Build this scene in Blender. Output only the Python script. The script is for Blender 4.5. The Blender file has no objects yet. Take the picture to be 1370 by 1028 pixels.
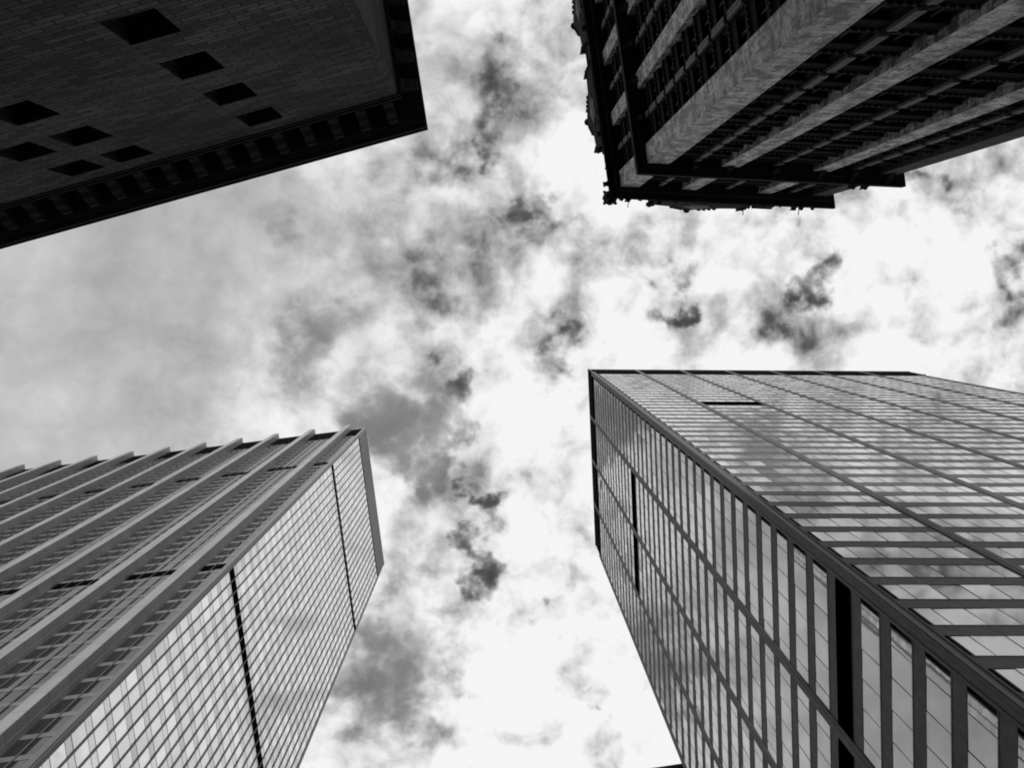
import bpy, math, random
from mathutils import Vector, Matrix
random.seed(7)
R = math.radians
sc = bpy.context.scene
COL = sc.collection

# ------------------------------------------------------------------ camera
cd = bpy.data.cameras.new('camera'); cam = bpy.data.objects.new('camera', cd); COL.objects.link(cam)
cd.sensor_width = 36.0; cd.lens = 34.95; cd.clip_start = 0.1; cd.clip_end = 6000
zc = Vector((-22.0, -117.0, 1330.0)).normalized()          # zenith seen from the camera (right, down, forward)
xr = (Vector((1, 0, 0)) - zc * zc.x).normalized(); yr = zc.cross(xr)
CW = Matrix((xr, yr, zc))                                  # camera (right, down, forward) -> world
ax = CW @ Vector((1, 0, 0)); ay = CW @ Vector((0, -1, 0)); az = CW @ Vector((0, 0, -1))
cam.matrix_world = Matrix(((ax.x, ay.x, az.x, 0), (ax.y, ay.y, az.y, 0), (ax.z, ay.z, az.z, 0), (0, 0, 0, 1)))
sc.camera = cam
sc.cycles.pixel_filter_type = 'BLACKMAN_HARRIS'; sc.cycles.filter_width = 1.9      # a slightly soft lens

# ------------------------------------------------------------------ light
SUN_EL = 45.0; SUN_DIR = Vector((-0.14, -1.0, 0)).normalized()      # towards the sun, behind the two older buildings
sd = bpy.data.lights.new('sun', 'SUN'); sun = bpy.data.objects.new('sun', sd); COL.objects.link(sun)
sd.energy = 1.5; sd.angle = R(10); sd.color = (1.0, 0.985, 0.96)
sv = Vector((SUN_DIR.x * math.cos(R(SUN_EL)), SUN_DIR.y * math.cos(R(SUN_EL)), math.sin(R(SUN_EL))))
sun.rotation_euler = sv.to_track_quat('Z', 'Y').to_euler(); sun.location = (0, 0, 300)
sc.view_settings.view_transform = 'Standard'; sc.view_settings.look = 'None'
sc.view_settings.exposure = 0.0; sc.view_settings.gamma = 1.0; sc.view_settings.use_curve_mapping = False

# ------------------------------------------------------------------ sky: a broken cloud deck over a Nishita sky
W = bpy.data.worlds.new('World'); sc.world = W; W.use_nodes = True
nt = W.node_tree; N = nt.nodes; L = nt.links; N.clear()
def node(t, **k):
    n = N.new(t)
    for a, b in k.items(): setattr(n, a, b)
    return n
def val(sock, v):
    if isinstance(v, (int, float, tuple)): sock.default_value = v
    else: L.new(v, sock)
def m_(op, a, b=0.0, c=None, clamp=False):
    n = node('ShaderNodeMath', operation=op, use_clamp=clamp); val(n.inputs[0], a); val(n.inputs[1], b)
    if c is not None: val(n.inputs[2], c)
    return n.outputs[0]
def vm(op, a, b=None, s=None):
    n = node('ShaderNodeVectorMath', operation=op); val(n.inputs[0], a)
    if b is not None: val(n.inputs[1], b)
    if s is not None: val(n.inputs['Scale'], s)
    return n.outputs['Value'] if op in ('DISTANCE', 'LENGTH', 'DOT_PRODUCT') else n.outputs['Vector']
def noise(v, scale, detail=8, rough=0.55, off=(0, 0, 0), dist=0.0, color=False):
    n = node('ShaderNodeTexNoise'); n.inputs['Scale'].default_value = scale; n.inputs['Detail'].default_value = detail
    n.inputs['Roughness'].default_value = rough; n.inputs['Distortion'].default_value = dist
    L.new(vm('ADD', v, off), n.inputs['Vector'])
    return n.outputs['Color'] if color else n.outputs['Fac']
def ramp(v, a, b, c=0.0, d=1.0, mode='SMOOTHSTEP'):
    n = node('ShaderNodeMapRange', interpolation_type=mode, clamp=True); val(n.inputs[0], v)
    for i, q in enumerate((a, b, c, d)): val(n.inputs[i + 1], q)
    return n.outputs[0]
def mixf(f, a, b):
    n = node('ShaderNodeMix', data_type='FLOAT'); val(n.inputs[0], f); val(n.inputs[2], a); val(n.inputs[3], b)
    return n.outputs[0]
tc = node('ShaderNodeTexCoord'); sp = node('ShaderNodeSeparateXYZ'); L.new(tc.outputs['Generated'], sp.inputs[0])
zz = m_('MAXIMUM', sp.outputs[2], 0.08)
cb = node('ShaderNodeCombineXYZ'); L.new(m_('DIVIDE', sp.outputs[0], zz), cb.inputs[0]); L.new(m_('DIVIDE', sp.outputs[1], zz), cb.inputs[1])
P = cb.outputs[0]                                          # position on the flat cloud deck, in cloud heights from the zenith
w1 = vm('SCALE', vm('SUBTRACT', noise(P, 10.0, 4, 0.55, (3, 1, 0), color=True), (0.5, 0.5, 0.5)), s=0.13)
w2 = vm('SCALE', vm('SUBTRACT', noise(P, 28.0, 7, 0.55, (1, 7, 0), color=True), (0.5, 0.5, 0.5)), s=0.085)
PW = vm('ADD', vm('ADD', P, w1), w2)
PS = vm('ADD', P, vm('SCALE', w1, s=0.45))
def field(blobs, PW=None):
    PW = PW or globals()['PW']
    tot = None
    for x, y, r, w in blobs:
        g = ramp(vm('DISTANCE', PW, (x / 1000, y / 1000, 0)), r / 1000, 0.0, 0.0, w)
        tot = g if tot is None else m_('ADD', tot, g)
    return tot
# clear gaps, grey cloud bases and small dark rifts: deck position x, y and radius in thousandths, weight
GAPS = [(-88, 130, 85, 1.3), (-130, 100, 60, .5), (-66, 168, 62, 1.1), (-180, 50, 80, .6), (-95, 340, 110, .8), (-140, 395, 120, .9),
        (-80, 425, 90, .8), (-190, 95, 80, .5), (420, -330, 120, .4)]
GREY = [(-10, -225, 112, .9), (0, -165, 90, .6), (-60, -128, 105, .85), (-205, -75, 90, .75), (-110, -35, 105, .6), (-60, 0, 105, .9), (-30, -30, 90, .6),
        (30, -80, 90, .8), (45, -45, 68, .4), (-165, 20, 90, .45), (-130, 55, 60, .4), (80, 45, 72, .7), (185, 15, 82, .6), (190, 45, 52, .5), (300, -30, 82, .6), (285, 20, 68, .55),
        (515, -45, 82, .6), (525, 30, 82, .6), (425, -95, 112, .5), (360, -105, 90, .4), (225, -95, 75, .6), (-52, 90, 55, .7), (-40, 150, 60, .4), (-26, 205, 70, .55),
        (-45, 245, 75, .6), (-22, 280, 82, .8), (-72, 375, 80, .25), (50, 330, 68, .4), (90, 400, 45, .4), (-390, 20, 135, .4), (-330, -60, 135, .4), (-300, 100, 105, .5), (330, 40, 60, .3),
        (290, -165, 100, 1.6), (440, -165, 80, .7), (350, -150, 40, .2), (350, -300, 180, .8), (500, -250, 165, .7), (160, -180, 90, .6), (-90, -290, 90, .3), (60, -260, 90, .35), (120, -60, 60, .3), (450, 60, 90, .3)]
DARK = [(-10, -232, 40, .9), (-4, -192, 28, .7), (-8, -155, 25, .6), (-40, -134, 25, .7), (-72, -131, 31, .6), (-16, -148, 22, .6),
        (-200, -72, 28, .35), (-74, -2, 30, .45), (-50, -12, 24, .3), (-66, 16, 22, .3), (28, -86, 34, .8), (47, -74, 22, .6),
        (74, 34, 28, .9), (66, 58, 25, .7), (84, 46, 22, .5), (182, -2, 26, 1.0), (180, 36, 22, .9), (196, 40, 20, .9), (212, 36, 19, .8), (313, -42, 28, 1.1), (288, 22, 28, .6),
        (508, -60, 28, .8), (520, -48, 22, .7), (528, -22, 25, .9), (524, 26, 31, .8), (430, -106, 25, .5), (446, -100, 22, .5), (402, -70, 28, .5),
        (-55, 85, 30, 1.4), (182, 4, 16, .4), (196, 38, 20, .5), (-16, 282, 34, 1.1), (-20, 300, 26, .8), (-12, 196, 26, .8), (314, -38, 28, .8), (-43, 98, 20, .8), (-44, 158, 28, 1.2), (-50, 174, 22, .9), (-18, 212, 20, .7), (-12, 194, 23, 1.0), (-46, 228, 24, 1.1), (-34, 252, 28, 1.2), (-26, 262, 22, .8),
        (-12, 272, 26, 1.1), (-22, 290, 28, 1.2), (-6, 262, 19, .8), (-74, 402, 30, .3), (56, 340, 17, .7), (46, 328, 16, .5), (92, 405, 14, .8), (54, 356, 12, .6),
        (116, 428, 14, .5), (165, 460, 16, .5), (296, -170, 45, 1.0), (286, -125, 40, .9), (415, -150, 34, .6), (470, -250, 40, .6), (240, -110, 36, .8), (120, -108, 19, .4)]
f1 = noise(P, 7.0, 8, 0.55, (5.3, 2.1, 0)); f2 = noise(P, 13.0, 4, 0.5, (9.1, 4.7, 0), 0.35); f3 = noise(P, 34.0, 5, 0.52, (2.2, 8.8, 0), 0.45); f4 = noise(P, 95.0, 6, 0.6, (4.2, 3.8, 0), 0.3)
t2 = m_('SUBTRACT', f2, 0.5); t3 = m_('SUBTRACT', f3, 0.5); t4 = m_('SUBTRACT', f4, 0.5)
def soft(blobs, warp): return m_('SUBTRACT', 1.0, m_('EXPONENT', m_('MULTIPLY', field(blobs, warp), -1.0)))
px = node('ShaderNodeSeparateXYZ'); L.new(P, px.inputs[0])
side = ramp(m_('ADD', px.outputs[0], m_('ADD', m_('MULTIPLY', m_('SUBTRACT', f1, 0.5), 0.35), m_('MULTIPLY', px.outputs[1], 0.15))), -0.36, 0.14)   # thin veil to one side, thick bright deck to the other
billow = m_('ADD', m_('MULTIPLY', t2, 2.1), m_('ADD', m_('MULTIPLY', t3, 1.2), m_('MULTIPLY', t4, 0.4)))
thick = m_('ADD', mixf(side, 0.62, 1.07), m_('MULTIPLY', billow, mixf(side, 0.14, 0.95)))
thick = m_('SUBTRACT', thick, m_('MULTIPLY', soft(GREY, PS), mixf(side, 0.2, 0.68)))
thick = m_('SUBTRACT', thick, m_('MULTIPLY', soft(DARK, PW), mixf(side, 0.5, 0.8)))
thick = m_('MINIMUM', m_('MAXIMUM', thick, 0.0), 1.0)
cv = node('ShaderNodeFloatCurve'); L.new(thick, cv.inputs['Value'])
cu = cv.mapping.curves[0]; pts = [(0.0, 0.065), (0.22, 0.14), (0.42, 0.33), (0.62, 0.54), (0.82, 0.77), (1.0, 0.915)]
cu.points[0].location = pts[0]; cu.points[1].location = pts[-1]
for q in pts[1:-1]: cu.points.new(*q)
cv.mapping.update()
cloud = cv.outputs[0]
gap = ramp(m_('ADD', soft(GAPS, PW), m_('MULTIPLY', billow, -0.40)), 0.26, 0.84)
fall = ramp(sp.outputs[2], 0.12, 0.86, 0.06, 1.0)          # horizon dimmed beyond an overcast sky, standing in for surrounding blocks not built
cloud = m_('MULTIPLY', cloud, fall)
sky = node('ShaderNodeTexSky', sky_type='NISHITA', sun_disc=False)
sky.sun_elevation = R(SUN_EL); sky.sun_rotation = math.atan2(SUN_DIR.x, SUN_DIR.y)
bw = node('ShaderNodeRGBToBW'); L.new(sky.outputs[0], bw.inputs[0])
STR = 0.12
clear = m_('MULTIPLY', fall, m_('MULTIPLY', m_('MINIMUM', m_('MULTIPLY', bw.outputs[0], 1.6), 2.35), m_('ADD', 0.92, m_('MULTIPLY', t2, 0.8))))
lum = mixf(gap, m_('MULTIPLY', cloud, 1.0 / STR), clear)
bg = node('ShaderNodeBackground'); L.new(lum, bg.inputs[0]); bg.inputs[1].default_value = STR
wo = node('ShaderNodeOutputWorld'); L.new(bg.outputs[0], wo.inputs[0])

# ------------------------------------------------------------------ materials (a black-and-white place)
class Mat:
    def __init__(s, name):
        s.m = bpy.data.materials.new(name); s.m.use_nodes = True
        s.t = s.m.node_tree; s.b = s.t.nodes['Principled BSDF']
        s.uv = s.t.nodes.new('ShaderNodeTexCoord').outputs['UV']
        s.obj = s.t.nodes['Texture Coordinate'].outputs['Object']
    def n(s, t, **k):
        q = s.t.nodes.new(t)
        for a, b in k.items(): setattr(q, a, b)
        return q
    def l(s, a, b): s.t.links.new(a, b)
    def noise(s, vec, scale, stretch=(1, 1, 1), detail=6, rough=.6):
        mp = s.n('ShaderNodeMapping'); s.l(vec, mp.inputs[0]); mp.inputs['Scale'].default_value = stretch
        q = s.n('ShaderNodeTexNoise'); s.l(mp.outputs[0], q.inputs['Vector'])
        q.inputs['Scale'].default_value = scale; q.inputs['Detail'].default_value = detail; q.inputs['Roughness'].default_value = rough
        return q.outputs['Fac']
    def math(s, op, a, b=0.0):
        q = s.n('ShaderNodeMath', operation=op)
        for i, v in ((0, a), (1, b)):
            if isinstance(v, (int, float)): q.inputs[i].default_value = v
            else: s.l(v, q.inputs[i])
        return q.outputs[0]
    def rng(s, v, a, b, c, d):
        q = s.n('ShaderNodeMapRange', clamp=True); s.l(v, q.inputs[0])
        for i, e in enumerate((a, b, c, d)): q.inputs[i + 1].default_value = e
        return q.outputs[0]
    def bump(s, h, strength=.5, dist=.02):
        q = s.n('ShaderNodeBump'); q.inputs['Strength'].default_value = strength; q.inputs['Distance'].default_value = dist
        s.l(h, q.inputs['Height']); s.l(q.outputs[0], s.b.inputs['Normal'])
    def set(s, rough=.6, metal=0.0, ior=1.5):
        s.b.inputs['Roughness'].default_value = rough; s.b.inputs['Metallic'].default_value = metal; s.b.inputs['IOR'].default_value = ior
        return s
def plain(name, v, rough=.6, metal=0.0, ior=1.5, var=.25, scale=1.2, stretch=(1, .25, 1)):
    a = Mat(name).set(rough, metal, ior)
    f = a.noise(a.uv, scale, stretch); g = a.noise(a.uv, scale * 14, (1, 1, 1), 3)
    f = a.math('ADD', a.math('MULTIPLY', f, .65), a.math('MULTIPLY', g, .35))
    a.l(a.rng(f, .3, .7, v * (1 - var), v * (1 + var)), a.b.inputs['Base Color'])
    return a.m
def panelled(name, v, w, h, rough, joint=.5, var=.1):
    a = Mat(name).set(rough, 0, 1.45)
    c = a.n('ShaderNodeTexBrick', offset=0.0); a.l(a.uv, c.inputs['Vector']); c.inputs['Scale'].default_value = 1.0; c.inputs['Mortar Size'].default_value = .035
    c.inputs['Brick Width'].default_value = w; c.inputs['Row Height'].default_value = h
    for k, q in (('Color1', v * (1 - var)), ('Color2', v * (1 + var)), ('Mortar', v * joint)): c.inputs[k].default_value = (q, q, q, 1)
    bwn = a.n('ShaderNodeRGBToBW'); a.l(c.outputs[0], bwn.inputs[0])
    f = a.noise(a.uv, .6, (1, .07, 1), 6); g = a.noise(a.uv, 9, (1, .4, 1), 4)
    a.l(a.math('MULTIPLY', a.math('MULTIPLY', bwn.outputs[0], a.rng(f, .3, .7, .82, 1.18)), a.rng(g, .3, .7, .85, 1.15)), a.b.inputs['Base Color'])
    return a.m
def glass(name, v, ior, rough=.02, wave=.0, metal=0.0, cell=None):
    a = Mat(name).set(rough, metal, ior)
    f = a.noise(a.uv, .35, (1, 1, 1), 3); k = .12 if metal else .3; val_ = a.rng(f, .3, .7, v * (1 - k), v * (1 + k))
    if cell:                                              # every pane has its own tint and its own blind behind it
        se = a.n('ShaderNodeSeparateXYZ'); a.l(a.uv, se.inputs[0]); co = a.n('ShaderNodeCombineXYZ')
        for q, (o_, w_) in enumerate(cell): a.l(a.math('FLOOR', a.math('DIVIDE', a.math('SUBTRACT', se.outputs[q], o_), w_)), co.inputs[q])
        wn = a.n('ShaderNodeTexWhiteNoise', noise_dimensions='2D'); a.l(co.outputs[0], wn.inputs['Vector'])
        val_ = a.math('MULTIPLY', val_, a.rng(wn.outputs['Value'], 0, 1, .78, 1.12))
        rn = a.n('ShaderNodeMapRange'); a.l(wn.outputs['Value'], rn.inputs[0]); rn.inputs[3].default_value = rough * 3; rn.inputs[4].default_value = rough * .4; a.l(rn.outputs[0], a.b.inputs['Roughness'])
    a.l(val_, a.b.inputs['Base Color'])
    if wave: a.bump(a.noise(a.uv, 1.3, (1, 1, 1), 2), wave, .01)
    return a.m
M = {}
M['asphalt'] = plain('asphalt', .05, .85, scale=.4, stretch=(1, 1, 1))
M['alu'] = panelled('weathered_aluminium', .5, 9.0, 3.72, .45)
M['alu_panel'] = plain('aluminium_panel', .33, .45, .3, var=.2, scale=.6)
M['floor_metal'] = plain('dull_floor_panel_metal', .24, .5, .1, var=.3, scale=.8)
M['mullion'] = plain('grey_mullion_metal', .2, .5, .2, var=.2, scale=.6)
M['alu_dark'] = plain('grey_louvre', .10, .6, var=.3, scale=3, stretch=(1, .1, 1))
M['black'] = plain('black_louvre', .004, .8, ior=1.05, var=.3)
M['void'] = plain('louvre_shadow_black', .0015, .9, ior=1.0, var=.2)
M['bronze'] = plain('black_anodised_aluminium', .18, .6, .0, 1.25, var=.4, scale=1.6, stretch=(1, .5, 1))
M['bronze_edge'] = plain('worn_black_aluminium', .075, .5, .0, 1.35, var=.35, scale=1.6)
M['glass_pale'] = glass('pale_mirror_glass', .92, 3.1, .03, 0, .6, ((4.484, 1.4723), (68.62, 3.72)))
M['glass_spandrel'] = glass('spandrel_glass', .74, 2.8, .08, 0, .6, ((4.484, 1.4723), (68.62, 3.72)))
M['glass_bronze'] = glass('bronze_glass', .74, 2.75, .015, .04, .16)
M['glass_dark'] = glass('dark_window_glass', .008, 1.35, .1)
M['glass_bay'] = glass('grey_window_glass', .02, 2.0, .03)
M['roofing'] = plain('roof_felt', .05, .9)
M['copper'] = plain('old_dark_roof_metal', .03, .7)
M['spandrel_dark'] = plain('shade_toned_terracotta', .022, .9, ior=1.2, var=.5, scale=2.5, stretch=(1, 1, 1))  # shade on the terracotta put into the colour as near-black
M['frame_dark'] = plain('dark_frame_and_reveal', .02, .7, ior=1.3)
def stone():
    a = Mat('sooty_stone_blocks').set(.85, 0, 1.3)
    br = a.n('ShaderNodeTexBrick', offset=.5, squash=1.0); a.l(a.uv, br.inputs['Vector'])
    br.inputs['Scale'].default_value = 1.0; br.inputs['Brick Width'].default_value = 1.15; br.inputs['Row Height'].default_value = .40
    br.inputs['Mortar Size'].default_value = .035; br.inputs['Mortar Smooth'].default_value = .35; br.inputs['Bias'].default_value = -.1
    br.inputs['Color1'].default_value = (.06, .06, .06, 1); br.inputs['Color2'].default_value = (.15, .15, .15, 1); br.inputs['Mortar'].default_value = (.012, .012, .012, 1)
    bwn = a.n('ShaderNodeRGBToBW'); a.l(br.outputs['Color'], bwn.inputs[0])
    f = a.noise(a.uv, .12, (1, 1, 1), 8); g = a.noise(a.uv, 5, (1, 1, 1), 6, .7)
    v = a.math('MULTIPLY', bwn.outputs[0], a.rng(f, .35, .65, .6, 1.5)); v = a.math('MULTIPLY', v, a.rng(g, .25, .75, .5, 1.5))
    a.l(v, a.b.inputs['Base Color'])
    a.bump(a.math('ADD', a.math('MULTIPLY', br.outputs['Fac'], -1.0), a.math('MULTIPLY', g, .35)), .9, .05)
    return a.m
M['stone'] = stone()
M['bracket_stone'] = plain('paler_bracket_stone', .065, .85, ior=1.3, var=.4, scale=1.5, stretch=(1, 1, 1))
M['stone_trim'] = plain('sooty_cornice_stone', .04, .85, ior=1.3, var=.4, scale=1.5, stretch=(1, 1, 1))
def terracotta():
    a = Mat('glint_mottled_terracotta').set(.55, 0, 1.5)
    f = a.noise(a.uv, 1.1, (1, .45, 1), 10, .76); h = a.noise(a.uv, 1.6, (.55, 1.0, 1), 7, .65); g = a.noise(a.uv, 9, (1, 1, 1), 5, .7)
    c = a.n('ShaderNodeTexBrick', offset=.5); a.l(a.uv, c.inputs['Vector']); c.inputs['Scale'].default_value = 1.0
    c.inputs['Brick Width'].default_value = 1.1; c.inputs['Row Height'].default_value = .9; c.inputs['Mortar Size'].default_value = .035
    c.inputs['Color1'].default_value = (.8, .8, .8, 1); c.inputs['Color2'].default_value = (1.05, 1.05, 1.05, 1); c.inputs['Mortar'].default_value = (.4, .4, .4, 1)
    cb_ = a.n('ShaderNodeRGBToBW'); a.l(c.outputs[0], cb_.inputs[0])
    v = a.math('ADD', a.rng(f, .465, .535, .17, .74), a.rng(h, .5, .58, 0, .36))  # bright blotches and streaks paint in sun glints thrown by the glass tower
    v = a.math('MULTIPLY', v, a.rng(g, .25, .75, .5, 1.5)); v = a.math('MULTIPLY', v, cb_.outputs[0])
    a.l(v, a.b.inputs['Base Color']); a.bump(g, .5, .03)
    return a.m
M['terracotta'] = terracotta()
M['dentil'] = plain('dusty_dentil', .075, .8, ior=1.3, var=.4)
M['end_pier'] = plain('dark_flecked_pier', .075, .8, ior=1.3, var=.9, scale=.9, stretch=(.4, 2.2, 1))  # darker flecked tone, used on the last front pier only
M['terracotta_grey'] = plain('grey_terracotta', .17, .7, var=.55, scale=1.8, stretch=(1, 1, 1))

# ------------------------------------------------------------------ mesh helpers
GZ = -1.6
class Face:
    """an upright wall plane: s metres along, n metres out, z up"""
    def __init__(f, o, to, centre):
        f.o = Vector(o); d = Vector(to) - f.o; f.L = d.length; f.d = d.normalized(); f.n = Vector((-f.d.y, f.d.x)); f.uo = (abs(f.o.x * 7.3 + to[0] * 3.1) % 40)
        if (Vector(centre) - f.o).dot(f.n) > 0: f.n = -f.n
    def p(f, s, n, z): q = f.o + f.d * s + f.n * n; return (q.x, q.y, z)
class MB:
    def __init__(b): b.v = []; b.f = []; b.uv = []; b.mi = []
    def quad(b, pts, uvs, mi=0):
        i = len(b.v); b.v += pts; b.f.append(tuple(range(i, i + len(pts)))); b.uv += uvs; b.mi.append(mi)
    def box(b, F, s0, s1, n0, n1, z0, z1, mi=0):
        p = F.p
        b.quad([p(s0, n1, z0), p(s1, n1, z0), p(s1, n1, z1), p(s0, n1, z1)], [(s0 + F.uo, z0), (s1 + F.uo, z0), (s1 + F.uo, z1), (s0 + F.uo, z1)], mi)
        b.quad([p(s0, n0, z0), p(s1, n0, z0), p(s1, n0, z1), p(s0, n0, z1)], [(s0, z0), (s1, z0), (s1, z1), (s0, z1)], mi)
        for s in (s0, s1): b.quad([p(s, n0, z0), p(s, n1, z0), p(s, n1, z1), p(s, n0, z1)], [(n0 + s, z0), (n1 + s, z0), (n1 + s, z1), (n0 + s, z1)], mi)
        for z in (z0, z1): b.quad([p(s0, n0, z), p(s1, n0, z), p(s1, n1, z), p(s0, n1, z)], [(s0, z + n0), (s1, z + n0), (s1, z + n1), (s0, z + n1)], mi)
    def sheet(b, F, s0, s1, n, z0, z1, mi=0, tilt=0.0):
        a, c = (random.uniform(-tilt, tilt), random.uniform(-tilt, tilt)); sm = (s0 + s1) / 2; zm = (z0 + z1) / 2
        q = lambda s, z: F.p(s, n + a * (s - sm) + c * (z - zm), z)
        b.quad([q(s0, z0), q(s1, z0), q(s1, z1), q(s0, z1)], [(s0 + F.uo, z0), (s1 + F.uo, z0), (s1 + F.uo, z1), (s0 + F.uo, z1)], mi)
    def prism(b, poly, z0, z1, mi=0, top=None):
        t = top or poly; u = 0; k = len(poly)
        for i in range(k):
            a, c = poly[i], poly[(i + 1) % k]; ta, tcx = t[i], t[(i + 1) % k]; l = math.dist(a, c)
            b.quad([(a[0], a[1], z0), (c[0], c[1], z0), (tcx[0], tcx[1], z1), (ta[0], ta[1], z1)], [(u, z0), (u + l, z0), (u + l, z1), (u, z1)], mi); u += l
        for pl, z in ((poly, z0), (t, z1)): b.quad([(q[0], q[1], z) for q in pl], [(q[0], q[1]) for q in pl], mi)
    def plate(b, F, pts, n0, n1, mi=0):
        """outline in (s, z) extruded from n0 to n1"""
        for n in (n0, n1): b.quad([F.p(s, n, z) for s, z in pts], [(s, z) for s, z in pts], mi)
        for (sa, za), (sb, zb) in zip(pts, pts[1:] + pts[:1]):
            b.quad([F.p(sa, n0, za), F.p(sb, n0, zb), F.p(sb, n1, zb), F.p(sa, n1, za)], [(sa, za), (sb, zb), (sb, zb + .3), (sa, za + .3)], mi)
    def profile(b, F, prof, s0, s1, mi=0):
        """a bracket: profile in (n, z) swept from s0 to s1"""
        for s in (s0, s1): b.quad([F.p(s, n, z) for n, z in prof], [(n + s, z) for n, z in prof], mi)
        for (na, za), (nb, zb) in zip(prof, prof[1:] + prof[:1]):
            b.quad([F.p(s0, na, za), F.p(s1, na, za), F.p(s1, nb, zb), F.p(s0, nb, zb)], [(s0, za + na), (s1, za + na), (s1, zb + nb), (s0, zb + nb)], mi)
    def gem(b, c, rx, rz, k=6, mi=0):
        """a small faceted knob, k-sided double cone with a waist ring"""
        rings = [(0, -rz), (.75 * rx, -.6 * rz), (rx, 0), (.7 * rx, .6 * rz), (0, rz)]
        for (r0, h0), (r1, h1) in zip(rings, rings[1:]):
            for i in range(k):
                a0, a1 = 2 * math.pi * i / k, 2 * math.pi * (i + 1) / k
                q = [(c[0] + r * math.cos(a), c[1] + r * math.sin(a), c[2] + h) for r, h, a in ((r0, h0, a0), (r0, h0, a1), (r1, h1, a1), (r1, h1, a0))]
                b.quad(q, [(0, 0), (.2, 0), (.2, .2), (0, .2)], mi)
    def build(b, name, mats, parent=None, kind=None, label=None, weld=False):
        me = bpy.data.meshes.new(name); me.from_pydata(b.v, [], b.f)
        for m in mats: me.materials.append(M[m])
        me.polygons.foreach_set('material_index', b.mi)
        l = me.uv_layers.new(name='UVMap'); l.data.foreach_set('uv', [c for q in b.uv for c in q])
        o = bpy.data.objects.new(name, me); COL.objects.link(o)
        if parent:
            o.parent = parent
            top = parent
            while top.parent: top = top.parent
            if parent.type == 'EMPTY': me.transform(Matrix.Translation(-parent.location))
            else: o.location = (0, 0, 0); me.transform(Matrix.Translation(-top.location))
        if kind: o['kind'] = kind
        if label: o['label'] = label
        me.update(); return o
def thing(name, label, cat, loc, group=None):
    o = bpy.data.objects.new(name, None); COL.objects.link(o); o.location = loc; o.empty_display_size = 2
    o['label'] = label; o['category'] = cat
    if group: o['group'] = group
    return o
def offset(poly, d):
    """grow a convex polygon outwards by d (one number, or one per side)"""
    ds = d if isinstance(d, (list, tuple)) else [d] * len(poly)
    k = len(poly); c = Vector((sum(p[0] for p in poly) / k, sum(p[1] for p in poly) / k)); out = []
    ln = []
    for i in range(k):
        F = Face(poly[i], poly[(i + 1) % k], c); ln.append((F.o + F.n * ds[i], F.d))
    for i in range(k):
        (p, u), (q, w) = ln[i - 1], ln[i]
        det = u.x * w.y - u.y * w.x; t = ((q - p).x * w.y - (q - p).y * w.x) / det; r = p + u * t; out.append((r.x, r.y))
    return out
def centre(poly): return (sum(p[0] for p in poly) / len(poly), sum(p[1] for p in poly) / len(poly))
def seen(F, s, n, z, area):
    """how large a piece of wall shows: picks the panes that become parts of their own"""
    w = Vector(F.p(s, n, z)); c = CW.transposed() @ w
    if c.z <= 0: return -1e9
    u, v = c.x / c.z * 1330, c.y / c.z * 1330
    if abs(u) > 700 or abs(v) > 530: return -math.hypot(u, v)
    if (Vector((0, 0)) - F.o).dot(F.n) <= 0: return -1e8
    return area / c.length ** 2 * 1e4
def split_windows(cells, parent, mats, draw, limit=100, name='window'):
    cells.sort(key=lambda c: -c[0]); rest = MB()
    for i, c in enumerate(cells):
        if i < limit:
            b = MB(); draw(b, c); b.build(name, mats, parent)
        else: draw(rest, c)
    if rest.f: rest.build(name, mats, parent, kind='stuff')
def wall(b, F, s0, s1, z0, z1, holes, depth, mi=0, rv=0):
    """one wall plane with real openings and their reveals"""
    ss = sorted({s0, s1, *[h[0] for h in holes], *[h[1] for h in holes]}); zs = sorted({z0, z1, *[h[2] for h in holes], *[h[3] for h in holes]})
    for a, c in zip(ss, ss[1:]):
        for e, g in zip(zs, zs[1:]):
            if any(h[0] <= a and c <= h[1] and h[2] <= e and g <= h[3] for h in holes): continue
            b.sheet(F, a, c, 0, e, g, mi)
    p = F.p
    for a, c, e, g in holes:
        for s in (a, c): b.quad([p(s, 0, e), p(s, -depth, e), p(s, -depth, g), p(s, 0, g)], [(s, e), (s + depth, e), (s + depth, g), (s, g)], rv)
        for z in (e, g): b.quad([p(a, 0, z), p(c, 0, z), p(c, -depth, z), p(a, -depth, z)], [(a, z), (c, z), (c, z + depth), (a, z + depth)], rv)

# ------------------------------------------------------------------ ground
b = MB(); b.quad([(-1500, -1500, GZ), (1500, -1500, GZ), (1500, 1500, GZ), (-1500, 1500, GZ)], [(-1500, -1500), (1500, -1500), (1500, 1500), (-1500, 1500)])
g = b.build('street', ['asphalt']); g['kind'] = 'structure'

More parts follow.
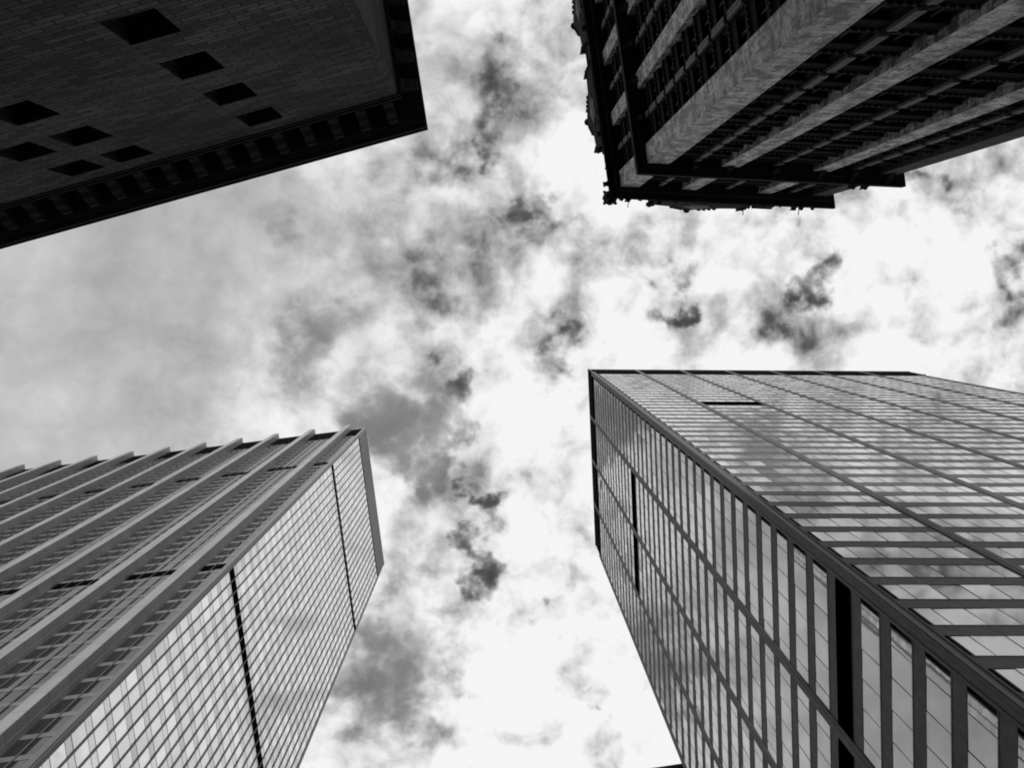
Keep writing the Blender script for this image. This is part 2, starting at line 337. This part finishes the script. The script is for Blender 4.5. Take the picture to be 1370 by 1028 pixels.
# ------------------------------------------------------------------ tower with outside columns (lower left)
def column_tower():
    A = (-32.4, 32.7); B = (-123.09, 43.63); C = (-28.24, 67.15); D = (B[0] + C[0] - A[0], B[1] + C[1] - A[1]); poly = [A, B, D, C]; ctr = centre(poly)
    T = 246.0; ZL = 233.3
    t = thing('office_tower', 'pale aluminium office tower with broad columns standing proud of its long side', 'tower', (ctr[0], ctr[1], GZ))
    S = Face(A, C, ctr); Lg = Face(A, B, ctr)
    b = MB(); b.prism(offset(poly, -.25), GZ, T - .4, 0); b.build('core', ['alu_dark'], t)
    b = MB(); b.prism(offset(poly, .12), T - .45, T + .15, 0); b.build('roof_coping', ['alu'], t)
    # floors
    P0, PH = 68.62, 3.72
    floors = [P0 + PH * k for k in range(-18, 45) if GZ + 2 < P0 + PH * k and P0 + PH * k + 1.2 < ZL]
    bands = [(118.65, 120.5), (193.9, 195.8)]
    # short side: glass wall
    e0, e1, NP = .42, S.L - .42, 23; pw = (e1 - e0) / NP
    cells = []
    for k, z in enumerate(floors):
        z0 = z + 1.2; z1 = min(z + PH, ZL)
        for i in range(NP):
            cells.append((seen(S, e0 + (i + .5) * pw, 0, (z0 + z1) / 2, pw * (z1 - z0)), S, e0 + i * pw, e0 + (i + 1) * pw, z0, z1, 'S'))
    for zf in floors:
        b = MB()
        for i in range(NP): b.sheet(S, e0 + i * pw, e0 + (i + 1) * pw, -.006, zf + .05, zf + 1.15, 0, .0012)
        for zz_ in (zf, zf + 1.2): b.box(S, e0, e1, -.08, .008, zz_ - .03, zz_ + .03, 1)
        b.build('spandrel', ['glass_spandrel', 'alu_panel'], t)
    for i in range(NP + 1):
        b = MB(); s = e0 + i * pw; b.box(S, s - .05, s + .05, -.1, .12, GZ, T - .5); b.build('mullion', ['mullion'], t)
    for za, zb in bands:
        b = MB(); b.box(S, e0, e1, -.1, .06, za, zb); b.box(Lg, .7, Lg.L - .7, -.1, .06, za, zb)
        for i in range(5):
            zs = za + (i + .5) * (zb - za) / 5; b.box(S, e0, e1, .05, .075, zs - .06, zs + .06); b.box(Lg, .7, Lg.L - .7, .05, .075, zs - .06, zs + .06)
        b.build('louvre_band', ['black'], t)
    b = MB(); b.box(S, e0, e1, -.1, .02, ZL, T - .5)
    for i in range(int((e1 - e0) / .48)): b.box(S, e0 + .48 * i + .1, e0 + .48 * i + .3, 0, .1, ZL + .1, T - .6, 1)
    b.build('roof_louvre', ['alu_dark', 'alu_panel'], t)
    b = MB(); b.box(Lg, .7, Lg.L - .7, -.1, .03, ZL + 3, T - .5); b.build('roof_louvre', ['black'], t)
    # corner trims
    for q, (Fa, Fb) in enumerate(((S, Lg), (Face(C, A, ctr), Face(C, D, ctr)))):
        b = MB(); b.box(Fa, 0.02, .42, -.3, .1, GZ, T - .5); b.box(Fb, 0.02, .62, -.3, .105, GZ, T - .5, 0); b.build('corner_trim', ['mullion'], t)
    # long side: columns, windows, spandrels
    c0, cp, cw, cdp = 3.42, 9.06, 1.33, 1.42; NC = 10
    for i in range(NC):
        s = c0 + cp * i; b = MB(); b.box(Lg, s, s + cw, -.1, cdp, GZ, T - .05)
        b.box(Lg, s - .03, s, .35, .5, GZ, T - .1); b.build('column', ['alu'], t)
    edges = [.62] + [c0 + cp * i for i in range(NC)]; spans = []
    for i in range(NC):
        a = .62 if i == 0 else c0 + cp * (i - 1) + cw
        spans.append((a, c0 + cp * i, 2 if i == 0 else 5))
    spans.append((c0 + cp * (NC - 1) + cw, Lg.L - .62, 2))
    for zf in floors:
        b = MB()
        for a, c, k in spans: b.box(Lg, a, c, -.12, .0, zf, zf + .85)
        b.build('floor_panel', ['floor_metal'], t)
    for a, c, k in spans:
        for j in range(1, k):
            s = a + (c - a) * j / k; b = MB(); b.box(Lg, s - .07, s + .07, -.12, .07, GZ, ZL + 2); b.build('bay_mullion', ['bronze'], t)
        for zf in floors:
            for j in range(k):
                s0 = a + (c - a) * j / k; s1 = a + (c - a) * (j + 1) / k
                cells.append((seen(Lg, (s0 + s1) / 2, 0, zf + 2.3, (s1 - s0) * 2.8) * .6, Lg, s0, s1, zf + .85, zf + PH, 'L'))
    def draw(b, c):
        if c[6] == 'S': b.sheet(c[1], c[2], c[3], 0, c[4], c[5], 0, .0022)
        else: b.sheet(c[1], c[2], c[3], -.02, c[4], c[5], 1, .002)
    split_windows(cells, t, ['glass_pale', 'glass_bay'], draw)
column_tower()

# ------------------------------------------------------------------ black glass tower (lower right)
def black_tower():
    A = (19.45, 15.33); B = (87.25, 15.84); C = (21.29, 52.75); D = (B[0] + C[0] - A[0], B[1] + C[1] - A[1]); poly = [A, B, D, C]; ctr = centre(poly)
    T, ZP = 208.0, 199.95
    t = thing('glass_tower', 'black framed glass tower with flat sides and clouds mirrored in its window bands', 'tower', (ctr[0], ctr[1], GZ))
    FR = Face(A, B, ctr); FL = Face(A, C, ctr)
    b = MB(); b.prism(offset(poly, -.3), GZ, T - .5); b.build('core', ['bronze'], t)
    b = MB(); b.prism(offset(poly, .02), ZP, T); b.prism(offset(poly, .1), T - .35, T + .1); b.prism(offset(poly, .09), ZP - .1, ZP + .12)
    b.build('parapet', ['black'], t)
    GH, PH = 2.58, 4.01; tops = [79.72 + PH * k for k in range(-20, 30) if 79.72 + PH * k < ZP]
    CW_ = .5
    faces = [(FR, .62, 9.4, 7), (FL, .55, 9.28, 4)]
    # corner column, with a worn edge
    b = MB(); b.box(FR, -.14, .62, -.3, .16, GZ, ZP + .02, 0); b.box(FL, .0, .58, -.3, .15, GZ, ZP + .02, 0)
    b.box(FR, -.05, .2, .16, .2, GZ, T + .12, 1); b.box(FR, .42, .5, .16, .21, GZ, ZP, 0); b.box(FL, .36, .46, .15, .2, GZ, ZP, 1)
    b.build('corner_column', ['bronze', 'bronze_edge'], t)
    cells = []
    louv = {(0, 16, 1), (1, 16, 1), (1, 16, 2), (1, -6, 0), (1, -6, 1)}
    for fi, (F, s0, bp, nb) in enumerate(faces):
        for i in range(1, nb + 1):
            s = s0 + bp * i; b = MB(); b.box(F, s - .38, s + .38, -.3, .075, GZ, T + .05 if i < nb else ZP); b.box(F, s - .08, s + .08, .075, .1, GZ, ZP, 1)
            b.build('column', ['bronze', 'bronze_edge'], t)
        for k, zt in zip(range(-20, 30), tops):
            b = MB(); za = zt - PH; zb = zt - GH
            b.box(F, s0, s0 + bp * nb, -.3, -.012, zt, zt + PH - GH)
            b.box(F, s0, s0 + bp * nb, -.02, .004, zt - .03, zt + .1); b.box(F, s0, s0 + bp * nb, -.02, .004, zt + PH - GH - .1, zt + PH - GH + .03)
            b.build('spandrel', ['bronze'], t)
            for i in range(nb):
                a = s0 + bp * i + .4; c = s0 + bp * (i + 1) - .4
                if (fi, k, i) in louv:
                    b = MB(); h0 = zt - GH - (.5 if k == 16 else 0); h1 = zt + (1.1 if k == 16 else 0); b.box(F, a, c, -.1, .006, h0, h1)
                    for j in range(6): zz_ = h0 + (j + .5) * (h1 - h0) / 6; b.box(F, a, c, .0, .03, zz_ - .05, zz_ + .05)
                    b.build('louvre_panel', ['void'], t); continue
                cells.append((seen(F, (a + c) / 2, 0, zt - 1.2, (c - a) * GH), F, a, c, zt - GH, zt))
    def draw(b, c):
        F, a, e, z0, z1 = c[1:]; m = (a + e) / 2; cuts = [a] + [m + 1.66 * q for q in (-2, -1, 0, 1, 2)] + [e]
        for p, q in zip(cuts, cuts[1:]): b.sheet(F, p, q, -.014, z0, z1, 0, .008)
        for q in cuts[1:-1]: b.box(F, q - .016, q + .016, -.06, .002, z0 + .02, z1 - .02, 1)
        for q, r in ((a, .07), (e, -.07)): b.box(F, min(q, q + r), max(q, q + r), -.06, .01, z0 + .02, z1 - .02, 1)
    split_windows(cells, t, ['glass_bronze', 'bronze'], draw)
black_tower()

# ------------------------------------------------------------------ dark stone block with a bracketed cornice (upper left)
def stone_block():
    A = Vector((-5.71, -11.86)); F0 = Vector((-29.31, -5.33)); S0 = Vector((-6.53, -17.29))
    B = A + (F0 - A).normalized() * 42; C = A + (S0 - A).normalized() * 36; D = B + C - A
    poly = [tuple(A), tuple(B), tuple(D), tuple(C)]; ctr = centre(poly)
    T = 60.0
    t = thing('stone_building', 'sooty dark stone block with small square windows and a heavy bracketed cornice', 'building', (ctr[0], ctr[1], GZ))
    FF = Face(A, B, ctr); FS = Face(A, C, ctr)
    holes = []
    for c in (6.5, 14.1, 17.0, 24.3, 27.2, 34.6, 37.5):
        for z in (11.7, 17.8, 23.9, 30.0, 36.1, 42.25, 48.3, 54.4): holes.append((c, c + 2.0, z, z + 3.15))
    b = MB(); r = .22
    wall(b, FF, r, FF.L, GZ, T + .3, holes, .7, 0, 1); wall(b, FS, r, FS.L, GZ, T + .3, [], .5)  # window reveals painted near-black for the shade inside the openings
    # rounded corner
    pa = Vector(FF.p(r, 0, 0)); pb = Vector(FS.p(r, 0, 0)); prev = None; K = 8
    for i in range(K + 1):
        u = i / K; q = pa * (1 - u) ** 2 + Vector((A.x, A.y, 0)) * 2 * u * (1 - u) + pb * u * u
        if prev is not None:
            u0, u1 = -(i - 1) * .15, -i * .15
            b.quad([(prev.x, prev.y, GZ), (q.x, q.y, GZ), (q.x, q.y, T + .3), (prev.x, prev.y, T + .3)], [(u0, GZ), (u1, GZ), (u1, T), (u0, T)])
        prev = q
    Fb = Face(D, B, ctr); Fd = Face(D, C, ctr); wall(b, Fb, 0, Fb.L, GZ, T + .3, [], .5); wall(b, Fd, 0, Fd.L, GZ, T + .3, [], .5)
    b.build('wall', ['stone', 'frame_dark'], t)
    for a, c, z0, z1 in holes:
        f = MB()
        f.box(FF, a, a + .14, -.8, -.5, z0, z1); f.box(FF, c - .14, c, -.8, -.5, z0, z1); f.box(FF, a + .14, c - .14, -.8, -.5, z0, z0 + .14); f.box(FF, a + .14, c - .14, -.8, -.5, z1 - .14, z1)
        f.box(FF, a + .14, c - .14, -.75, -.55, (z0 + z1) / 2 - .06, (z0 + z1) / 2 + .06)
        w = f.build('window', ['frame_dark'], t)
        g = MB(); g.sheet(FF, a + .1, c - .1, -.68, z0 + .1, z1 - .1); g.build('pane', ['glass_dark'], w)
    # cornice
    b = MB(); b.prism(offset(poly, .18), T - .05, T + .28); b.prism(offset(poly, .08), T - .4, T - .05); b.build('string_course', ['stone_trim'], t)
    for F in (FF, FS):
        k = 0
        while .55 + 1.72 * k + .5 < F.L - .3:
            s = .5 + 1.72 * k; b = MB()
            b.profile(F, [(-.1, T + .2), (.25, T + .3), (.42, T + .75), (.75, T + .95), (.95, T + 1.35), (1.12, T + 1.45), (1.12, T + 1.98), (-.1, T + 1.98)], s, s + .56)
            b.build('bracket', ['bracket_stone'], t); k += 1
    grow = lambda d: offset(poly, [d * 1.0, d, d, d * .72])
    b = MB(); b.prism(grow(1.2), T + 1.95, T + 2.25); b.prism(grow(1.36), T + 2.2, T + 2.4); b.prism(grow(1.28), T + 2.35, T + 2.7)
    b.prism(grow(1.72), T + 2.65, T + 2.9); b.prism(grow(1.62), T + 2.85, T + 3.6); b.prism(grow(1.75), T + 3.55, T + 3.75)
    b.build('cornice', ['stone_trim'], t)
    b = MB(); b.prism(offset(poly, -.6), T + .2, T + 3.8); b.build('roof', ['roofing'], t)
stone_block()

# ------------------------------------------------------------------ old ornate tower (upper right)
def ornate_tower():
    A = Vector((11.88, -10.39)); F0 = Vector((31.47, -9.51)); S0 = Vector((11.03, -16.01))
    B = Vector(F0); C = A + (S0 - A).normalized() * 30; D = B + C - A
    poly = [tuple(A), tuple(B), tuple(D), tuple(C)]; ctr = centre(poly)
    ZB, ZC = 79.0, 96.0
    t = thing('ornate_tower', 'old terracotta tower with pale piers, dark window bays and a spiky ornamented crown', 'tower', (ctr[0], ctr[1], GZ))
    FF = Face(A, B, ctr); FL = Face(A, C, ctr)
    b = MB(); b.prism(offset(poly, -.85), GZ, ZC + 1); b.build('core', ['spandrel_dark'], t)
    # each entry: piers (s0, s1) and colonnette centres
    plan = [(FF, [(1.69, None)], [(5.75, 7.14), (13.0, 14.3), (18.2, FF.L)], [3.72, 10.0, 16.2]),
            (FL, [(1.43, None)], [(5.68, 6.88), (11.3, 12.5), (17.0, 18.2), (22.7, 23.9), (28.6, FL.L)], [3.56, 9.1, 14.7, 20.4, 26.2])]
    # the corner pier shows two sides
    Ax = A + FF.d * 1.69; Ay = A + FL.d * 1.43; Ai = Ax + Ay - A
    for za, zb in ((GZ, ZB), (ZB + 1.4, ZC)):
        b = MB()
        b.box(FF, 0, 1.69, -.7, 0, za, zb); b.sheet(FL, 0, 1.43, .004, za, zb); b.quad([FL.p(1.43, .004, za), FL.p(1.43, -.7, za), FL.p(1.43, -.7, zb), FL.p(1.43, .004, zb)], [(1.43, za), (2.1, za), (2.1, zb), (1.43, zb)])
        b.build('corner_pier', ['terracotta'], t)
    levels = [(GZ + 2.2 + 3.59 * k, 3.59) for k in range(22) if GZ + 2.2 + 3.59 * k < ZB - 1.5] + [(ZB + 1.6 + 3.6 * k, 3.6) for k in range(4)]
    cells = []; spans = []
    for F, c0, piers, cols in plan:
        for a, c in piers:
            for za, zb in ((GZ, ZB), (ZB + 1.4, ZC)):
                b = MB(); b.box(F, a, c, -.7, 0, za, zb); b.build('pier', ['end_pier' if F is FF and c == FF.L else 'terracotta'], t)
        segs = []; st = c0[0][0]
        for (a, c), m in zip(piers, cols):
            segs += [(st, m - .26), (m + .26, a)]; st = c
        for m in cols:
            for za, zb, lv in ((GZ, ZB, 0), (ZB + 1.4, ZC, 1)):
                b = MB(); b.box(F, m - .26, m + .26, -.7, -.34, za, zb, 1)  # dark backing; gaps between segments paint in the shadow under each sill
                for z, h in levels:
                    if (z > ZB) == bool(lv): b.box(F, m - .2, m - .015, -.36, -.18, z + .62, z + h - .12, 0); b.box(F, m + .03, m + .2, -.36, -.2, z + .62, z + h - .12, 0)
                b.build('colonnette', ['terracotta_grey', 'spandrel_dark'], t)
        for z, h in levels:
            for a, c in segs:
                spans.append((seen(F, (a + c) / 2, -.4, z, (c - a) * 1.2), F, a, c, z))
                cells.append((seen(F, (a + c) / 2, -.6, z + 1.8, (c - a) * 2.4), F, a, c, z + .45, z + h - .75))
    def draw_spandrel(b, q):
        F, a, c, z = q[1:]
        b.box(F, a, c, -.75, -.42, z - .75, z + .45, 0); b.box(F, a - .05, c + .05, -.5, -.3, z + .4, z + .56, 0)
        k = max(2, int((c - a) / .3))
        for j in range(k):
            s = a + (c - a) * (j + .5) / k; b.box(F, s - .05, s + .05, -.43, -.27, z + .2, z + .34, 1)
    split_windows(spans, t, ['spandrel_dark', 'dentil'], draw_spandrel, name='spandrel')
    def draw(b, c):
        F, a, e, z0, z1 = c[1:]; m = (a + e) / 2
        b.sheet(F, a, e, -.68, z0, z1, 0, .004)
        for s in (a + .06, m, e - .06): b.box(F, s - .06, s + .06, -.72, -.58, z0, z1, 1)
        b.box(F, a + .12, m - .06, -.72, -.6, z0 + (z1 - z0) * .5, z0 + (z1 - z0) * .5 + .09, 1); b.box(F, m + .06, e - .12, -.72, -.6, z0 + (z1 - z0) * .5, z0 + (z1 - z0) * .5 + .09, 1)
    split_windows(cells, t, ['glass_dark', 'frame_dark'], draw)
    # belt cornice and crown cornice
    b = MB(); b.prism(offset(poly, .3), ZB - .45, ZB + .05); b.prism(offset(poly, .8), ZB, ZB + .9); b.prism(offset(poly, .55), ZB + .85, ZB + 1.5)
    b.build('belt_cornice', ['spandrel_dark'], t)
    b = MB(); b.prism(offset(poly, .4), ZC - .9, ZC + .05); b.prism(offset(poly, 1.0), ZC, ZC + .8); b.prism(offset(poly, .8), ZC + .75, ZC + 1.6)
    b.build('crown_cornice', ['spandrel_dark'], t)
    for F, ss in ((FF, (3.7, 6.4, 10.0, 13.6, 16.2, 19.0)), (FL, (3.5, 6.3, 9.1, 11.9, 14.7, 17.6, 20.4))):
        for s in ss:
            b = MB(); z = ZB - .4
            b.profile(F, [(-.1, z - 1.0), (.12, z - .9), (.3, z - .2), (.6, z + .1), (.6, z + .39), (-.1, z + .39)], s - .2, s + .2)
            b.build('corbel', ['spandrel_dark'], t)
    # gables over the crown, with crockets and a ball finial
    def gable(F, c, hw, zs, zp):
        z0 = ZC + 1.5; n0, n1 = .35, 1.05
        b = MB(); b.plate(F, [(c - hw, z0 - 1), (c + hw, z0 - 1), (c + hw, zs), (c + hw * .55, zs + .8), (c + .5, zp - 1.0), (c, zp), (c - .5, zp - 1.0), (c - hw * .55, zs + .8), (c - hw, zs)], n0, n1)
        for sgn in (-1, 1):
            b.plate(F, [(c + sgn * (hw - .55), zs - .2), (c + sgn * (hw + .15), zs - .2), (c + sgn * (hw - .2), zs + 2.0)], n0 + .05, n1 + .12)
            for u in (.2, .4, .6, .8):
                s = c + sgn * (.5 + (hw * .55 - .5) * (1 - u)); z = zs + .8 + (zp - 1.8 - zs) * u
                b.gem(F.p(s, n1 - .1, z + .2), .28, .42, 5)
            for u in range(3): b.gem(F.p(c + sgn * (hw + .02), n1 - .05, z0 + .6 + u * 1.3), .27, .36, 5)
        g_ = b.build('gable', ['spandrel_dark'], t)
        f = MB(); f.gem(F.p(c, n1 - .15, zp + .55), .4, .5, 8); f.box(F, c - .1, c + .1, n1 - .25, n1 - .05, zp - .3, zp + .3); f.build('finial', ['spandrel_dark'], g_)
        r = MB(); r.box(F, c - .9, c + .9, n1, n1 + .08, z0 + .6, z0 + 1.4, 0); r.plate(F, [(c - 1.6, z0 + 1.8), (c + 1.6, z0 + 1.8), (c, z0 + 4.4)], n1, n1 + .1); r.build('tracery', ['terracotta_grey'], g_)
    gable(FF, 8.2, 4.7, 100.3, 104.6); gable(FL, 8.2, 3.9, 101.2, 106.2); gable(FL, 18.2, 4.0, 101.2, 106.2); gable(FL, 27.2, 3.4, 101.2, 105.6)
    def block(F, s0, s1, n0, n1, z0, z1):
        b = MB(); b.box(F, s0, s1, n0, n1, z0, z1); b.box(F, s0 - .1, s1 + .1, n0, n1 + .1, z1 - .3, z1); b.build('parapet_block', ['spandrel_dark'], t)
    block(FF, 13.4, 15.2, .1, 1.05, ZC + .9, ZC + 2.4); block(FL, 12.5, 14.0, .1, 1.0, ZC + .9, ZC + 3.0)
    block(FL, 22.7, 24.0, .1, 1.0, ZC + .9, ZC + 3.0)
    b = MB(); b.prism([(A.x - .4, A.y + .2), (B.x + .6, B.y + .65), (B.x + .5, B.y + .1), (A.x - .3, A.y - .4)], ZC + 1.5, ZC + 2.4)
    b.build('parapet', ['spandrel_dark'], t)
    # corner pinnacle
    def pinnacle(x, y, r, z0, z1):
        b = MB(); k = 8
        ring = lambda q: [(x + q * math.cos(2 * math.pi * i / k), y + q * math.sin(2 * math.pi * i / k)) for i in range(k)]
        b.prism(ring(r), z0, z0 + 1.6); b.prism(ring(r * 1.2), z0 + 1.5, z0 + 1.9); b.prism(ring(r * .9), z0 + 1.85, z1, top=ring(.06))
        for j in range(4):
            u = (j + .5) / 4; q = r * .9 * (1 - u) + .1
            for i in range(0, k, 2): a = 2 * math.pi * i / k; b.gem((x + q * math.cos(a), y + q * math.sin(a), z0 + 1.9 + (z1 - z0 - 1.9) * u), .14, .26, 5)
        for i in range(4):
            a = 2 * math.pi * (i + .5) / 4; b.gem((x + r * 1.25 * math.cos(a), y + r * 1.25 * math.sin(a), z0 + 1.7), .18, .4, 5)
        b.build('pinnacle', ['spandrel_dark'], t)
    c = Vector(offset(poly, .72)[0]); pinnacle(c.x, c.y, .62, ZC + 1.0, ZC + 6.0)
    # gargoyles: tapering beasts leaning out under the crown
    def gargoyle(F, s, z, ln, d2=0.0):
        b = MB(); secs = [(0, .30, .36), (.45, .24, .30), (.75, .17, .22), (.88, .23, .24), (1.0, .10, .10)]
        pts = []
        for u, w, h in secs:
            n = .75 + ln * u; zz_ = z + .28 * u; sc_ = s + d2 * u
            pts.append([F.p(sc_ - w, n, zz_ - h), F.p(sc_ + w, n, zz_ - h), F.p(sc_ + w, n, zz_ + h), F.p(sc_ - w, n, zz_ + h)])
        for p, q in zip(pts, pts[1:]):
            for i in range(4): b.quad([p[i], p[(i + 1) % 4], q[(i + 1) % 4], q[i]], [(0, 0), (.3, 0), (.3, .5), (0, .5)])
        b.quad(pts[-1], [(0, 0), (.1, 0), (.1, .1), (0, .1)])
        for sg in (-1, 1): b.gem(F.p(s + d2 * .85 + sg * .2, .75 + ln * .84, z + .5), .1, .22, 4)
        b.build('gargoyle', ['spandrel_dark'], t)
    gargoyle(FF, -.5, ZC + .4, .75, -.55); gargoyle(FF, .9, ZC + .5, .5); gargoyle(FL, .6, ZC + .5, .7); gargoyle(FF, 17.2, ZC + 1.2, .5); gargoyle(FF, 16.6, ZB + .6, .35); gargoyle(FF, 17.6, ZB + .7, .3)
    gargoyle(FL, 5.4, ZC + .6, .6); gargoyle(FL, 15.4, ZC + .6, .6); gargoyle(FF, 4.0, ZC + .8, .6)
    for F, s, z1 in ((FF, 1.0, .75), (FF, 12.2, .95), (FF, 17.6, .7)):
        b = MB(); b.box(F, s - .035, s + .035, .95, 1.0 + z1, ZC + 1.0, ZC + 1.07); b.box(F, s - .06, s + .06, .8, 1.0, ZC + .8, ZC + 1.2); b.build('lightning_rod', ['frame_dark'], t)
    # knobbly ornament running along the crown edge
    for F, s0, s1 in ((FF, .3, 19.6), (FL, .8, 29)):
        q = s0
        while q < s1:
            b = MB(); r = random.uniform(.12, .3); b.gem(F.p(q, random.uniform(.85, 1.0), ZC + .75 + random.uniform(0, .5)), r, r * random.uniform(1.1, 2.0), 5); q += random.uniform(.6, 1.7); b.build('crocket', ['spandrel_dark'], t)
    # steep metal roof behind the parapet
    b = MB(); b.prism(offset(poly, -1.2), ZC + .9, ZC + 13, top=offset(poly, -6.5)); b.build('roof', ['copper'], t)
ornate_tower()

# ------------------------------------------------------------------ flat roofed block far behind the glass tower
def far_block():
    A = (2.0, 67.75); B = (60.0, 59.2); poly = [A, B, (64.0, 87.0), (6.0, 95.5)]; ctr = centre(poly)
    t = thing('office_block', 'dark flat roofed block showing only its roof edge beside the black glass tower', 'building', (ctr[0], ctr[1], GZ))
    F = Face(A, B, ctr); T = 130.0
    b = MB(); b.prism(poly, GZ, T + .8); b.build('wall', ['stone_trim'], t)
    b = MB(); b.prism(offset(poly, .35), T, T + 1.0); b.build('cornice', ['stone_trim'], t)
    cells = []
    for k in range(30):
        for i in range(14): cells.append((seen(F, 2.4 + 4 * i, 0, 6 + 4 * k, 5), F, 1.4 + 4 * i, 3.6 + 4 * i, 5 + 4 * k, 7.4 + 4 * k))
    rest = MB()
    for c in cells: rest.box(c[1], c[2], c[3], -.1, .03, c[4], c[5])
    rest.build('window', ['glass_dark'], t, kind='stuff')
far_block()
